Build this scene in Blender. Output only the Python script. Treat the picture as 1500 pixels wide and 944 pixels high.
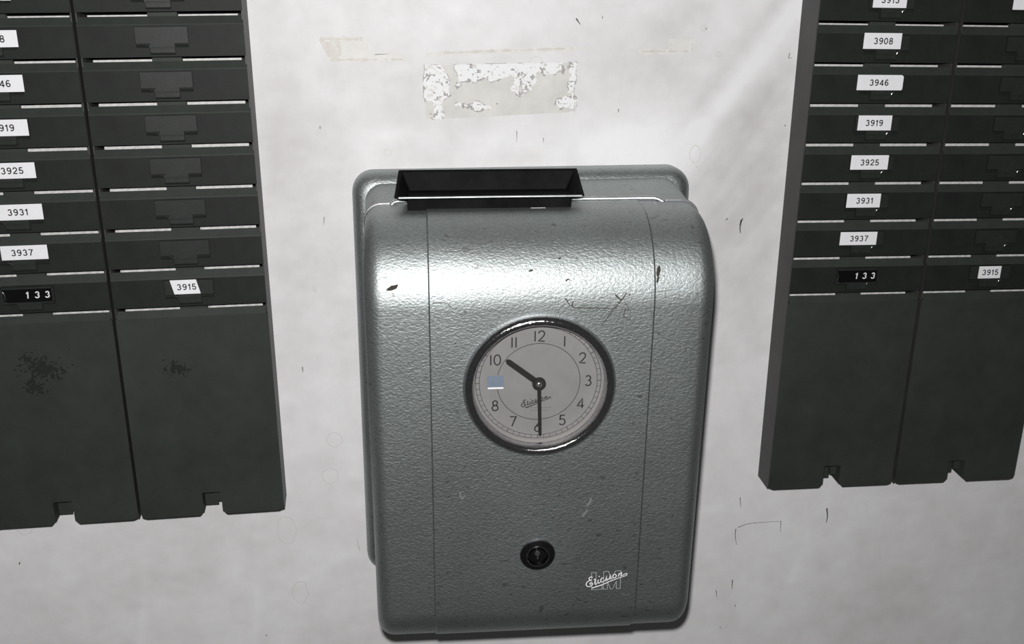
import bpy, bmesh, math, random
import numpy as np
from mathutils import Matrix, Vector
random.seed(7)
rng = np.random.default_rng(7)
scene = bpy.context.scene
C = scene.collection
for o in list(bpy.data.objects):
    bpy.data.objects.remove(o)

# ------------------------------------------------------------ camera, world, flash, exposure
ZC = 1.65                                   # eye height; the wall's z values below are relative to it
YAW, PITCH, ROLL = 0.13005, 0.30504, 0.00388
cy, sy, cp, sp = math.cos(YAW), math.sin(YAW), math.cos(PITCH), math.sin(PITCH)
fwd = Vector((sy * cp, cy * cp, -sp))
right0 = Vector((cy, -sy, 0))
up0 = right0.cross(fwd)
cr, sr = math.cos(ROLL), math.sin(ROLL)
right = cr * right0 + sr * up0
up = -sr * right0 + cr * up0
cam_loc = Vector((0, -0.85, ZC))
cd = bpy.data.cameras.new('camera')
cam = bpy.data.objects.new('camera', cd)
C.objects.link(cam)
cd.sensor_width = 36.0
cd.lens = 1553.23 / 1500 * 36
cd.clip_start = 0.01
m3 = Matrix((right, up, -fwd)).transposed()
cam.matrix_world = Matrix.Translation(cam_loc) @ m3.to_4x4()
scene.camera = cam

world = bpy.data.worlds.new('world')
scene.world = world
world.use_nodes = True
bg = world.node_tree.nodes['Background']
bg.inputs['Color'].default_value = (1.0, 0.98, 0.96, 1)
bg.inputs['Strength'].default_value = 0.04

fl = bpy.data.lights.new('camera_flash', 'POINT')       # the on-camera flash that lit the photograph
fl.energy = 31.5
fl.shadow_soft_size = 0.011
fl.color = (1.0, 0.985, 0.98)
flo = bpy.data.objects.new('camera_flash', fl)
C.objects.link(flo)
flo.location = cam_loc + up * 0.045 - right * 0.012

vs = scene.view_settings
vs.view_transform = 'Standard'
vs.look = 'None'
vs.gamma = 1.0
vs.use_curve_mapping = False
vs.exposure = 0.0

# ------------------------------------------------------------ helpers
MM = 0.001


def mesh_obj(name, verts, faces, mats, parent=None, loc=None, rot=None, smooth=None, midx=None, scale=MM):
    me = bpy.data.meshes.new(name)
    me.from_pydata([(v[0] * scale, v[1] * scale, v[2] * scale) for v in verts], [], faces)
    if not isinstance(mats, (list, tuple)):
        mats = [mats]
    for m in mats:
        me.materials.append(m)
    if midx is not None:
        me.polygons.foreach_set('material_index', midx)
    bm = bmesh.new()
    bm.from_mesh(me)
    bmesh.ops.recalc_face_normals(bm, faces=bm.faces[:])
    bm.to_mesh(me)
    bm.free()
    if smooth is not None:
        me.shade_smooth()
        me.set_sharp_from_angle(angle=math.radians(smooth))
    me.update()
    return place(name, me, parent, loc, rot)


def place(name, me, parent=None, loc=None, rot=None):
    o = bpy.data.objects.new(name, me)
    C.objects.link(o)
    o.parent = parent
    if loc is not None:
        o.location = loc
    if rot is not None:
        o.rotation_euler = rot
    return o


def empty(name, loc, rot=(0, 0, 0)):
    o = bpy.data.objects.new(name, None)
    C.objects.link(o)
    o.location = loc
    o.rotation_euler = rot
    o.empty_display_size = 0.02
    return o


def tag(o, label=None, cat=None, group=None, kind=None):
    if label: o['label'] = label
    if cat: o['category'] = cat
    if group: o['group'] = group
    if kind: o['kind'] = kind
    return o


class MB:
    """collects shapes in millimetres; x right, y into the wall, z up"""

    def __init__(self):
        self.v, self.f, self.m = [], [], []

    def add(self, verts, faces, mi=0):
        n = len(self.v)
        self.v += [tuple(p) for p in verts]
        self.f += [tuple(i + n for i in f) for f in faces]
        self.m += [mi] * len(faces)
        return self

    def box(self, x0, x1, y0, y1, z0, z1, mi=0, b=0.0):
        if b <= 0:
            v = [(x, y, z) for x in (x0, x1) for y in (y0, y1) for z in (z0, z1)]
            f = [(0, 1, 3, 2), (4, 6, 7, 5), (0, 4, 5, 1), (2, 3, 7, 6), (0, 2, 6, 4), (1, 5, 7, 3)]
            return self.add(v, f, mi)
        bm = bmesh.new()
        bmesh.ops.create_cube(bm, size=1)
        bmesh.ops.scale(bm, vec=(x1 - x0, y1 - y0, z1 - z0), verts=bm.verts)
        bmesh.ops.translate(bm, vec=((x0 + x1) / 2, (y0 + y1) / 2, (z0 + z1) / 2), verts=bm.verts)
        bmesh.ops.bevel(bm, geom=bm.edges[:], offset=b, segments=2, affect='EDGES', profile=0.5)
        bm.verts.index_update()
        self.add([v.co[:] for v in bm.verts], [[v.index for v in f.verts] for f in bm.faces], mi)
        bm.free()
        return self

    def prism(self, poly, y0, y1, mi=0):
        """poly in (x, z), extruded in y"""
        n = len(poly)
        v = [(p[0], y0, p[1]) for p in poly] + [(p[0], y1, p[1]) for p in poly]
        f = [tuple(range(n)), tuple(range(2 * n - 1, n - 1, -1))]
        f += [(i, (i + 1) % n, n + (i + 1) % n, n + i) for i in range(n)]
        return self.add(v, f, mi)

    def xprism(self, poly, x0, x1, mi=0):
        """poly in (y, z), extruded in x"""
        n = len(poly)
        v = [(x0, p[0], p[1]) for p in poly] + [(x1, p[0], p[1]) for p in poly]
        f = [tuple(range(n)), tuple(range(2 * n - 1, n - 1, -1))]
        f += [(i, (i + 1) % n, n + (i + 1) % n, n + i) for i in range(n)]
        return self.add(v, f, mi)

    def loft(self, rings, caps=True, mi=0):
        n = len(rings[0])
        v = [p for r in rings for p in r]
        f = []
        for k in range(len(rings) - 1):
            for i in range(n):
                j = (i + 1) % n
                f.append((k * n + i, k * n + j, (k + 1) * n + j, (k + 1) * n + i))
        if caps:
            f.append(tuple(range(n)))
            f.append(tuple((len(rings) - 1) * n + i for i in range(n - 1, -1, -1)))
        return self.add(v, f, mi)

    def lathe(self, prof, cx, cz, seg=72, mi=0, closed=False):
        """prof of (radius, y); axis along y through (cx, cz)"""
        n = len(prof)
        v, f = [], []
        for s in range(seg):
            a = 2 * math.pi * s / seg
            for r, y in prof:
                v.append((cx + r * math.cos(a), y, cz + r * math.sin(a)))
        for s in range(seg):
            t = (s + 1) % seg
            for i in range(n if closed else n - 1):
                j = (i + 1) % n
                f.append((s * n + i, s * n + j, t * n + j, t * n + i))
        return self.add(v, f, mi)

    def disc(self, r, y, cx, cz, seg=72, mi=0):
        return self.add([(cx + r * math.cos(2 * math.pi * s / seg), y, cz + r * math.sin(2 * math.pi * s / seg)) for s in range(seg)],
                        [tuple(range(seg))], mi)

    def ribbon(self, pts, w, y, th=0.0, mi=0, closed=False, w1=None):
        """flat stroke in the x-z plane at depth y (front), thickness th behind it"""
        pts = [Vector((p[0], p[1])) for p in pts]
        n = len(pts)
        L, R = [], []
        for i in range(n):
            a = pts[i - 1] if (i > 0 or closed) else pts[i]
            b = pts[(i + 1) % n] if (i < n - 1 or closed) else pts[i]
            d = (b - a)
            d = d.normalized() if d.length > 1e-9 else Vector((1, 0))
            nn = Vector((-d.y, d.x))
            ww = w if w1 is None else w + (w1 - w) * i / max(1, n - 1)
            k = 1.0
            if 0 < i < n - 1 or closed:
                d1 = (pts[i] - a)
                if d1.length > 1e-9:
                    k = 1.0 / max(0.6, abs(d1.normalized().dot(d)))
            L.append(pts[i] + nn * ww / 2 * k)
            R.append(pts[i] - nn * ww / 2 * k)
        v = [(p.x, y, p.y) for p in L] + [(p.x, y, p.y) for p in R]
        m = n if closed else n - 1
        f = [(i, (i + 1) % n, n + (i + 1) % n, n + i) for i in range(m)]
        if th > 0:
            k = 2 * n
            v += [(a, y + th, c) for a, b, c in v]
            f += [(i, k + i, k + (i + 1) % n, (i + 1) % n) for i in range(m)]
            f += [(n + i, n + (i + 1) % n, k + n + (i + 1) % n, k + n + i) for i in range(m)]
        return self.add(v, f, mi)

    def tube(self, pts, r, seg=10, mi=0):
        pts = [Vector(p) for p in pts]
        rings = []
        for i, p in enumerate(pts):
            d = (pts[min(i + 1, len(pts) - 1)] - pts[max(i - 1, 0)]).normalized()
            a = d.cross(Vector((0.13, 0.2, 1))).normalized()
            if a.length < 0.1: a = Vector((1, 0, 0))
            b = d.cross(a).normalized()
            rings.append([tuple(p + a * r * math.cos(2 * math.pi * s / seg) + b * r * math.sin(2 * math.pi * s / seg)) for s in range(seg)])
        return self.loft(rings, True, mi)

    def build(self, name, mats, parent=None, loc=None, rot=None, smooth=None):
        return mesh_obj(name, self.v, self.f, mats, parent, loc, rot, smooth, self.m)


def smooth_path(pts, k=6, closed=False):
    """Catmull-Rom through 2-D points"""
    P = [Vector((p[0], p[1])) for p in pts]
    n = len(P)
    out = []
    rngi = range(n if closed else n - 1)
    for i in rngi:
        p0 = P[i - 1] if (i > 0 or closed) else P[0]
        p1, p2 = P[i], P[(i + 1) % n]
        p3 = P[(i + 2) % n] if (i + 2 < n or closed) else P[-1]
        for s in range(k):
            t = s / k
            q = 0.5 * ((2 * p1) + (-p0 + p2) * t + (2 * p0 - 5 * p1 + 4 * p2 - p3) * t * t + (-p0 + 3 * p1 - 3 * p2 + p3) * t ** 3)
            out.append((q.x, q.y))
    if not closed:
        out.append((P[-1].x, P[-1].y))
    return out


def vnoise(x, z, s, seed=0):
    """2-D value noise, numpy arrays in, about -1..1 out"""
    g = np.random.default_rng(seed).uniform(-1, 1, (97, 89))
    u, w = x / s + 1000.3, z / s + 1000.7
    i, j = np.floor(u).astype(int), np.floor(w).astype(int)
    a, b = u - i, w - j
    a, b = a * a * (3 - 2 * a), b * b * (3 - 2 * b)
    G = lambda p, q: g[p % 97, q % 89]
    return (G(i, j) * (1 - a) + G(i + 1, j) * a) * (1 - b) + (G(i, j + 1) * (1 - a) + G(i + 1, j + 1) * a) * b


def fbm(x, z, s, seed=0, o=4):
    t, amp, tot = 0, 1.0, 0
    for k in range(o):
        t = t + amp * vnoise(x, z, s / 2 ** k, seed + k)
        tot += amp
        amp *= 0.55
    return t / tot


def field_mesh(x0, x1, z0, z1, step, fn):
    """polygons where fn(x, z) > 0, edges cut smoothly; returns verts (x, z) and faces"""
    xs, zs = np.arange(x0, x1 + step, step), np.arange(z0, z1 + step, step)
    X, Z = np.meshgrid(xs, zs, indexing='ij')
    V = fn(X, Z)
    verts, faces, cache = [], [], {}

    def vid(key, p):
        if key not in cache:
            cache[key] = len(verts)
            verts.append(p)
        return cache[key]
    for i in range(len(xs) - 1):
        for j in range(len(zs) - 1):
            c = [(i, j), (i + 1, j), (i + 1, j + 1), (i, j + 1)]
            val = [V[a] for a in c]
            if max(val) <= 0:
                continue
            poly = []
            for k in range(4):
                a, b = c[k], c[(k + 1) % 4]
                va, vb = val[k], val[(k + 1) % 4]
                if va > 0:
                    poly.append(vid(a, (xs[a[0]], zs[a[1]])))
                if (va > 0) != (vb > 0):
                    t = va / (va - vb)
                    key = (min(a, b), max(a, b))
                    poly.append(vid(key, (xs[a[0]] + (xs[b[0]] - xs[a[0]]) * t, zs[a[1]] + (zs[b[1]] - zs[a[1]]) * t)))
            if len(poly) >= 3:
                faces.append(tuple(poly))
    return verts, faces


# ------------------------------------------------------------ materials
def srgb(r, g, b):
    f = lambda c: c / 12.92 if c <= 0.04045 else ((c + 0.055) / 1.055) ** 2.4
    return (f(r / 255), f(g / 255), f(b / 255), 1)


def mat(name, col, rough=0.5, metal=0.0, var=0.0, vscale=60, bump=0.0, bscale=400, spec=0.5, col2=None, coat=0.0):
    m = bpy.data.materials.new(name)
    m.use_nodes = True
    nt = m.node_tree
    b = nt.nodes['Principled BSDF']
    b.inputs['Base Color'].default_value = col
    b.inputs['Roughness'].default_value = rough
    b.inputs['Metallic'].default_value = metal
    b.inputs['Specular IOR Level'].default_value = spec
    b.inputs['Coat Weight'].default_value = coat
    tc = nt.nodes.new('ShaderNodeTexCoord')
    if var > 0 or col2:
        n = nt.nodes.new('ShaderNodeTexNoise')
        n.inputs['Scale'].default_value = vscale
        n.inputs['Detail'].default_value = 6
        n.inputs['Roughness'].default_value = 0.65
        nt.links.new(tc.outputs['Object'], n.inputs['Vector'])
        r = nt.nodes.new('ShaderNodeValToRGB')
        r.color_ramp.elements[0].position = 0.3
        r.color_ramp.elements[1].position = 0.7
        c2 = col2 or tuple(min(1, c * (1 + var)) for c in col[:3]) + (1,)
        c1 = col if col2 else tuple(c * (1 - var) for c in col[:3]) + (1,)
        r.color_ramp.elements[0].color = c1
        r.color_ramp.elements[1].color = c2
        nt.links.new(n.outputs['Fac'], r.inputs['Fac'])
        nt.links.new(r.outputs['Color'], b.inputs['Base Color'])
    if bump > 0:
        n2 = nt.nodes.new('ShaderNodeTexNoise')
        n2.inputs['Scale'].default_value = bscale
        n2.inputs['Detail'].default_value = 3
        nt.links.new(tc.outputs['Object'], n2.inputs['Vector'])
        bp = nt.nodes.new('ShaderNodeBump')
        bp.inputs['Strength'].default_value = bump
        bp.inputs['Distance'].default_value = 0.001
        nt.links.new(n2.outputs['Fac'], bp.inputs['Height'])
        nt.links.new(bp.outputs['Normal'], b.inputs['Normal'])
    return m


M_rack = mat('dark_green_enamel', (0.027, 0.032, 0.0275, 1), 0.6, 0, 0.2, 25, 0.04, 900, 0.25)
M_pocket = mat('worn_black_green_enamel', (0.0125, 0.0148, 0.0130, 1), 0.6, 0, 0.25, 40, 0.04, 900, 0.22)
M_rackside = mat('dark_brown_grey_enamel', (0.040, 0.039, 0.0375, 1), 0.5, 0, 0.2, 40, 0.1, 900, 0.35)
M_rackshade = mat('rack_shade_black', (0.006, 0.007, 0.006, 1), 0.6, 0, 0.2, 60, 0, 0, 0.2)  # near-black standing in for shade in the racks' gaps and interior
M_holder = mat('dark_green_tab', (0.0170, 0.0198, 0.0178, 1), 0.5, 0, 0.25, 90, 0.04, 700, 0.3)
M_strip = mat('bare_metal_strip', (0.52, 0.515, 0.50, 1), 0.5, 0.0, 0.25, 260, 0, 0, 0.5)
M_glint = mat('worn_steel', (0.75, 0.75, 0.74, 1), 0.25, 1.0, 0.1, 300)
M_paper = mat('white_paper', (0.74, 0.74, 0.76, 1), 0.6, 0, 0.03, 200)
M_ink = mat('black_ink', (0.012, 0.012, 0.014, 1), 0.5)
M_window = mat('counter_black', (0.003, 0.003, 0.003, 1), 0.25)
M_digit = mat('counter_white', (0.72, 0.72, 0.72, 1), 0.5)
M_black = mat('black_bakelite', (0.0045, 0.0045, 0.0045, 1), 0.6, 0, 0.6, 70, 0.0, 500, 0.06)
M_chrome = mat('worn_chrome', (0.62, 0.62, 0.63, 1), 0.10, 1.0, 0.2, 500, 0.25, 900)
M_darkchrome = mat('dark_chrome', (0.16, 0.16, 0.17, 1), 0.16, 1.0, 0.2, 300, 0.1, 500)
M_steel = mat('pale_steel', (0.50, 0.51, 0.52, 1), 0.40, 0.85, 0.25, 160)
M_dial = mat('dial_grey', (0.245, 0.238, 0.238, 1), 0.55, 0, 0.07, 50)
M_rehaut = mat('cream_ring', (0.50, 0.475, 0.45, 1), 0.5)
M_dialink = mat('dial_ink', (0.028, 0.026, 0.026, 1), 0.5)
M_softink = mat('faded_dial_ink', (0.19, 0.18, 0.18, 1), 0.5)
M_hand = mat('hand_black', (0.022, 0.020, 0.019, 1), 0.45)
M_blue = mat('blue_grey', srgb(118, 130, 146), 0.5, 0, 0.06, 200)
M_white = mat('white_enamel', (0.90, 0.90, 0.90, 1), 0.4)
M_scratch = mat('scratch_brown', (0.045, 0.04, 0.031, 1), 0.8, 0, 0, 0, 0, 0, 0.1)
M_smear = mat('pale_smear', (0.16, 0.172, 0.17, 1), 0.7)
M_stain = mat('dark_stain', (0.09, 0.085, 0.08, 1), 0.35, 0.3)
M_mark = mat('grey_mark', (0.10, 0.10, 0.10, 1), 0.7)
M_ring = mat('faint_ring', (0.57, 0.565, 0.55, 1), 0.6)
M_glue = mat('adhesive_film', (0.555, 0.548, 0.515, 1), 0.5, 0, 0.10, 45, 0, 0, 0.4)
M_flake = mat('white_paper_fibre', (0.74, 0.745, 0.75, 1), 0.7, 0, 0.03, 300)
M_flakeedge = mat('paper_edge_shade', (0.33, 0.32, 0.31, 1), 0.7, 0, 0.35, 900)
M_tape = mat('tan_tape_residue', (0.59, 0.58, 0.545, 1), 0.55, 0, 0.06, 80, 0, 0, 0.4, (0.665, 0.66, 0.64, 1))
M_tapeedge = mat('brown_tape_residue', (0.50, 0.475, 0.425, 1), 0.55, 0, 0.06, 120, 0, 0, 0.4, (0.62, 0.605, 0.57, 1))


def hammered():
    """silver-green hammertone paint"""
    m = bpy.data.materials.new('silver_green_hammertone')
    m.use_nodes = True
    nt = m.node_tree
    b = nt.nodes['Principled BSDF']
    tc = nt.nodes.new('ShaderNodeTexCoord')
    mp = nt.nodes.new('ShaderNodeMapping')
    mp.inputs['Scale'].default_value = (0.62, 1.0, 1.0)
    nt.links.new(tc.outputs['Object'], mp.inputs['Vector'])
    n = nt.nodes.new('ShaderNodeTexNoise')
    n.inputs['Scale'].default_value = 700
    n.inputs['Detail'].default_value = 2.5
    n.inputs['Distortion'].default_value = 0.6
    nt.links.new(mp.outputs['Vector'], n.inputs['Vector'])
    n2 = nt.nodes.new('ShaderNodeTexNoise')
    n2.inputs['Scale'].default_value = 14
    n2.inputs['Detail'].default_value = 5
    nt.links.new(tc.outputs['Object'], n2.inputs['Vector'])
    r = nt.nodes.new('ShaderNodeValToRGB')
    r.color_ramp.elements[0].position = 0.30
    r.color_ramp.elements[0].color = (0.335, 0.367, 0.366, 1)
    r.color_ramp.elements[1].position = 0.70
    r.color_ramp.elements[1].color = (0.425, 0.461, 0.459, 1)
    nt.links.new(n.outputs['Fac'], r.inputs['Fac'])
    r2 = nt.nodes.new('ShaderNodeValToRGB')
    r2.color_ramp.elements[0].position = 0.3
    r2.color_ramp.elements[0].color = (0.86, 0.85, 0.84, 1)
    r2.color_ramp.elements[1].position = 0.7
    r2.color_ramp.elements[1].color = (1, 1, 1, 1)
    nt.links.new(n2.outputs['Fac'], r2.inputs['Fac'])
    # small chips and dark specks in the paint
    sp_ = nt.nodes.new('ShaderNodeTexNoise')
    sp_.inputs['Scale'].default_value = 230
    sp_.inputs['Detail'].default_value = 2
    nt.links.new(mp.outputs['Vector'], sp_.inputs['Vector'])
    r3 = nt.nodes.new('ShaderNodeValToRGB')
    r3.color_ramp.elements[0].position = 0.27
    r3.color_ramp.elements[0].color = (0.62, 0.61, 0.59, 1)
    r3.color_ramp.elements[1].position = 0.33
    r3.color_ramp.elements[1].color = (1, 1, 1, 1)
    nt.links.new(sp_.outputs['Fac'], r3.inputs['Fac'])
    mu = nt.nodes.new('ShaderNodeMix')
    mu.data_type = 'RGBA'; mu.blend_type = 'MULTIPLY'
    mu.inputs['Factor'].default_value = 1
    nt.links.new(r.outputs['Color'], mu.inputs['A'])
    nt.links.new(r2.outputs['Color'], mu.inputs['B'])
    mu2 = nt.nodes.new('ShaderNodeMix')
    mu2.data_type = 'RGBA'; mu2.blend_type = 'MULTIPLY'
    mu2.inputs['Factor'].default_value = 1
    nt.links.new(mu.outputs['Result'], mu2.inputs['A'])
    nt.links.new(r3.outputs['Color'], mu2.inputs['B'])
    nt.links.new(mu2.outputs['Result'], b.inputs['Base Color'])
    b.inputs['Metallic'].default_value = 1.0
    b.inputs['Roughness'].default_value = 0.52
    bp = nt.nodes.new('ShaderNodeBump')
    bp.inputs['Strength'].default_value = 0.36
    bp.inputs['Distance'].default_value = 0.001
    nt.links.new(n.outputs['Fac'], bp.inputs['Height'])
    nt.links.new(bp.outputs['Normal'], b.inputs['Normal'])
    return m


M_paint = hammered()


def glass_mat():
    """thin clear clock glass: clear with a mirror-like share by Fresnel"""
    m = bpy.data.materials.new('clear_glass')
    m.use_nodes = True
    nt = m.node_tree
    nt.nodes.remove(nt.nodes['Principled BSDF'])
    out = nt.nodes['Material Output']
    tr = nt.nodes.new('ShaderNodeBsdfTransparent')
    tr.inputs['Color'].default_value = (0.93, 0.93, 0.93, 1)
    gl = nt.nodes.new('ShaderNodeBsdfGlossy')
    gl.inputs['Roughness'].default_value = 0.02
    fr = nt.nodes.new('ShaderNodeFresnel')
    fr.inputs['IOR'].default_value = 1.45
    mx = nt.nodes.new('ShaderNodeMixShader')
    nt.links.new(fr.outputs['Fac'], mx.inputs['Fac'])
    nt.links.new(tr.outputs['BSDF'], mx.inputs[1])
    nt.links.new(gl.outputs['BSDF'], mx.inputs[2])
    nt.links.new(mx.outputs['Shader'], out.inputs['Surface'])
    return m


M_glass = glass_mat()


def wall_mat():
    m = bpy.data.materials.new('painted_wall')
    m.use_nodes = True
    nt = m.node_tree
    b = nt.nodes['Principled BSDF']
    b.inputs['Roughness'].default_value = 0.55
    b.inputs['Specular IOR Level'].default_value = 0.3
    at = nt.nodes.new('ShaderNodeAttribute')
    at.attribute_name = 'dirt'
    tc = nt.nodes.new('ShaderNodeTexCoord')
    n = nt.nodes.new('ShaderNodeTexNoise')
    n.inputs['Scale'].default_value = 55
    n.inputs['Detail'].default_value = 8
    n.inputs['Roughness'].default_value = 0.7
    nt.links.new(tc.outputs['Object'], n.inputs['Vector'])
    ma = nt.nodes.new('ShaderNodeMath')
    ma.operation = 'MULTIPLY_ADD'
    ma.inputs[1].default_value = 0.40
    ma.inputs[2].default_value = -0.20
    nt.links.new(n.outputs['Fac'], ma.inputs[0])
    ad = nt.nodes.new('ShaderNodeMath')
    ad.operation = 'ADD'
    nt.links.new(ma.outputs[0], ad.inputs[0])
    nt.links.new(at.outputs['Fac'], ad.inputs[1])
    r = nt.nodes.new('ShaderNodeValToRGB')
    r.color_ramp.elements[0].position = 0.0
    r.color_ramp.elements[0].color = (0.74, 0.74, 0.745, 1)
    r.color_ramp.elements[1].position = 1.0
    r.color_ramp.elements[1].color = (0.36, 0.345, 0.335, 1)
    nt.links.new(ad.outputs[0], r.inputs['Fac'])
    nt.links.new(r.outputs['Color'], b.inputs['Base Color'])
    n3 = nt.nodes.new('ShaderNodeTexNoise')
    n3.inputs['Scale'].default_value = 120
    n3.inputs['Detail'].default_value = 4
    nt.links.new(tc.outputs['Object'], n3.inputs['Vector'])
    bp = nt.nodes.new('ShaderNodeBump')
    bp.inputs['Strength'].default_value = 0.07
    bp.inputs['Distance'].default_value = 0.002
    nt.links.new(n3.outputs['Fac'], bp.inputs['Height'])
    nt.links.new(bp.outputs['Normal'], b.inputs['Normal'])
    return m


# ------------------------------------------------------------ the wall
def build_wall():
    xs = np.concatenate([np.linspace(-1500, -460, 14)[:-1], np.arange(-460, 760, 3.0), np.linspace(760, 1900, 14)])
    zs = np.concatenate([np.linspace(-1650, -700, 12)[:-1], np.arange(-700, 100, 3.0), np.linspace(100, 1000, 12)])
    X, Z = np.meshgrid(xs, zs, indexing='ij')
    nx, nz = X.shape
    verts = np.stack([X, np.zeros_like(X), Z], -1).reshape(-1, 3) * MM
    i, j = np.meshgrid(np.arange(nx - 1), np.arange(nz - 1), indexing='ij')
    a = (i * nz + j).ravel()
    faces = np.stack([a, a + nz, a + nz + 1, a + 1], -1)
    me = bpy.data.meshes.new('wall_back')
    me.from_pydata(verts.tolist(), [], faces.tolist())

    def blob(cx, cz, rx, rz, ang=0.0):
        c, s = math.cos(ang), math.sin(ang)
        u = (c * (X - cx) + s * (Z - cz)) / rx
        w = (-s * (X - cx) + c * (Z - cz)) / rz
        return np.exp(-(u * u + w * w))
    d = 0.24 + 0.18 * fbm(X, Z, 130, 1) + 0.11 * fbm(X, Z, 22, 9) + 0.05 * fbm(X * 0.5, Z, 9, 15, 2)
    # diagonal grey rub marks left of the right-hand rack
    u = (X - 255) * 0.60 + (Z + 137) * 0.80            # along the rub
    w = -(X - 255) * 0.80 + (Z + 137) * 0.60           # across it
    streak = fbm(u * 0.14, w, 14, 20, 3)
    edge = 1 / (1 + np.exp((w + 8) / 5))
    zone = 1 / (1 + np.exp((X - 345) / 14)) / (1 + np.exp(-(u + 85) / 28))
    d += zone * edge * (0.31 + 0.26 * streak)
    d += 0.20 * np.exp(-((w - 22) / 7) ** 2) * (1 / (1 + np.exp(-(u - 20) / 20))) * (0.6 + 0.6 * streak)
    d -= 0.26 * np.exp(-((w - 5) / 8) ** 2) * (1 / (1 + np.exp(-(u + 20) / 25)))
    # cleaner patches, greasy grey patches
    d -= 0.32 * blob(222, -128, 42, 26) + 0.16 * blob(15, -110, 22, 6) + 0.10 * blob(60, -10, 120, 40)
    d -= 0.10 * blob(110, -118, 130, 14)
    d += 0.16 * blob(235, -62, 70, 30) + 0.10 * blob(60, -85, 60, 40, 0.4) + 0.16 * blob(-75, -110, 30, 60)
    d += 0.16 * blob(240, -24, 28, 12, 0.5)
    d += 0.03 * blob(295, -290, 28, 150) + 0.10 * blob(-60, -190, 30, 60)
    d += 0.13 * blob(-210, -500, 50, 18) + 0.12 * blob(-160, -492, 16, 9, -0.6) + 0.02 * blob(430, -500, 120, 50)
    # pale wipes running down below the racks
    for cx, cz, an in ((-118, -535, 1.5), (-70, -500, 0.5), (-215, -520, 1.4), (380, -540, 1.3)):
        d -= 0.10 * blob(cx, cz, 45, 4, an)
    attr = me.attributes.new('dirt', 'FLOAT', 'POINT')
    attr.data.foreach_set('value', np.clip(d, 0, 1).astype(np.float32).ravel())
    me.materials.append(wall_mat())
    me.shade_smooth()
    o = bpy.data.objects.new('wall_back', me)
    C.objects.link(o)
    o.location = (0, 0, ZC)
    tag(o, 'off-white painted wall with grey smudges and stains', kind='structure')
    return o


wall = build_wall()

# scuffs and old ring stains on the wall, where they are
dark = [[(322.3, -479.7), (322.1, -486.8), (324.2, -497.0)], [(324.2, -478.4), (336.5, -475.0), (365.6, -474.7)], [(365.6, -474.7), (365.9, -486.2)],
        [(324.0, -447.5), (325.4, -458.0)], [(322.7, -533.9), (322.8, -544.2)], [(307.3, -543.8), (308.5, -552.0)], [(327.3, -561.2), (327.4, -563.6)],
        [(313.9, -583.9), (314.1, -586.9)], [(409.4, -464.0), (410.9, -472.7), (410.1, -479.1)], [(114.4, -109.2), (114.5, -117.9)],
        [(136.1, -115.0), (136.2, -118.8)], [(197.2, -92.8), (197.3, -95.5)], [(-40.9, -103.5), (-41.0, -106.2)], [(181.6, -20.7), (182.2, -22.8)],
        [(337.7, -49.4), (336.9, -53.2), (339.7, -52.6)], [(306.7, -186.2), (306.0, -193.3), (306.9, -198.0)], [(307.8, -185.1), (305.2, -190.9)],
        [(3.5, -49.2), (14.5, -48.7)], [(-312.3, -469.7), (-313.1, -472.2)], [(-111.6, -557.8), (-111.1, -559.6)], [(294.6, -184.8), (293.0, -186.4)],
        [(-41.2, -175.8), (-42.1, -182.5)], [(-65.5, -302.9), (-65.2, -307.8)], [(338.6, -106.9), (338.6, -108.5)], [(160.9, -22.3), (164.3, -26.9)]]
wid = [0.9, 0.7, 0.7, 0.8, 1.1, 0.8, 1.0, 0.6, 1.6, 0.6, 0.6, 0.9, 0.8, 0.7, 0.7, 1.6, 1.2, 0.5, 1.4, 1.0, 1.2, 0.6, 0.9, 1.0, 1.4]
for pts, w_ in zip(dark, wid):
    MB().ribbon(smooth_path(pts, 4) if len(pts) > 2 else [pts[0], ((pts[0][0] + pts[1][0]) / 2, (pts[0][1] + pts[1][1]) / 2), pts[1]],
                w_, -0.12, w1=w_ * 0.35).build('scuff_mark', M_mark, wall)
for (cx, cz), rx, rz in [((264.5, -29.6), 2.6, 2.2), ((277.7, -50.2), 2.0, 1.6), ((129.4, -56.0), 5.7, 4.6), ((-42.1, -370.5), 6.3, 6.8), ((-47.1, -404.4), 6.8, 7.4),
                         ((-87.3, -454.6), 8.0, 13.7), ((-79.0, -516.7), 6.8, 11.4), ((263.0, -130.1), 4.6, 6.8), ((11.0, -125.1), 2.9, 2.9),
                         ((-304.4, -438.3), 5.7, 5.7), ((334.3, -77.6), 2.9, 5.1), ((-76.3, -51.4), 4.6, 4.0)]:
    n = 22
    pts = []
    for k in range(n):
        a = 2 * math.pi * k / n
        q = 1 + random.uniform(-0.09, 0.09)
        pts.append((cx + rx * q * math.cos(a), cz + rz * q * math.sin(a)))
    MB().ribbon(pts, 0.55 if rx > 2.7 else 0.9, -0.10, closed=True).build('stain_ring', M_ring, wall)
for (cx, cz), rx, rz in [((-50.6, -211.6), 1.9, 3.6), ((-52.9, -235.2), 1.9, 3.6), ((-35.9, -212.6), 1.5, 3.2), ((-26.5, -472.0), 1.0, 7.0), ((277, -141), 1.6, 1.8), ((264.5, -140.5), 1.0, 0.9), ((289, -139.5), 1.4, 0.9), ((296, -142.0), 1.8, 1.1), ((302, -140.5), 0.8, 0.8), ((264.5, -29.6), 1.6, 1.2), ((186, -140), 0.9, 0.8)]:
    MB().add([(cx + rx * math.cos(a) + 0.25 * a, -0.10, cz + rz * math.sin(a)) for a in np.linspace(0, 2 * math.pi, 14)[:-1]], [tuple(range(13))]).build('smudge', M_ring, wall)

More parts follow.
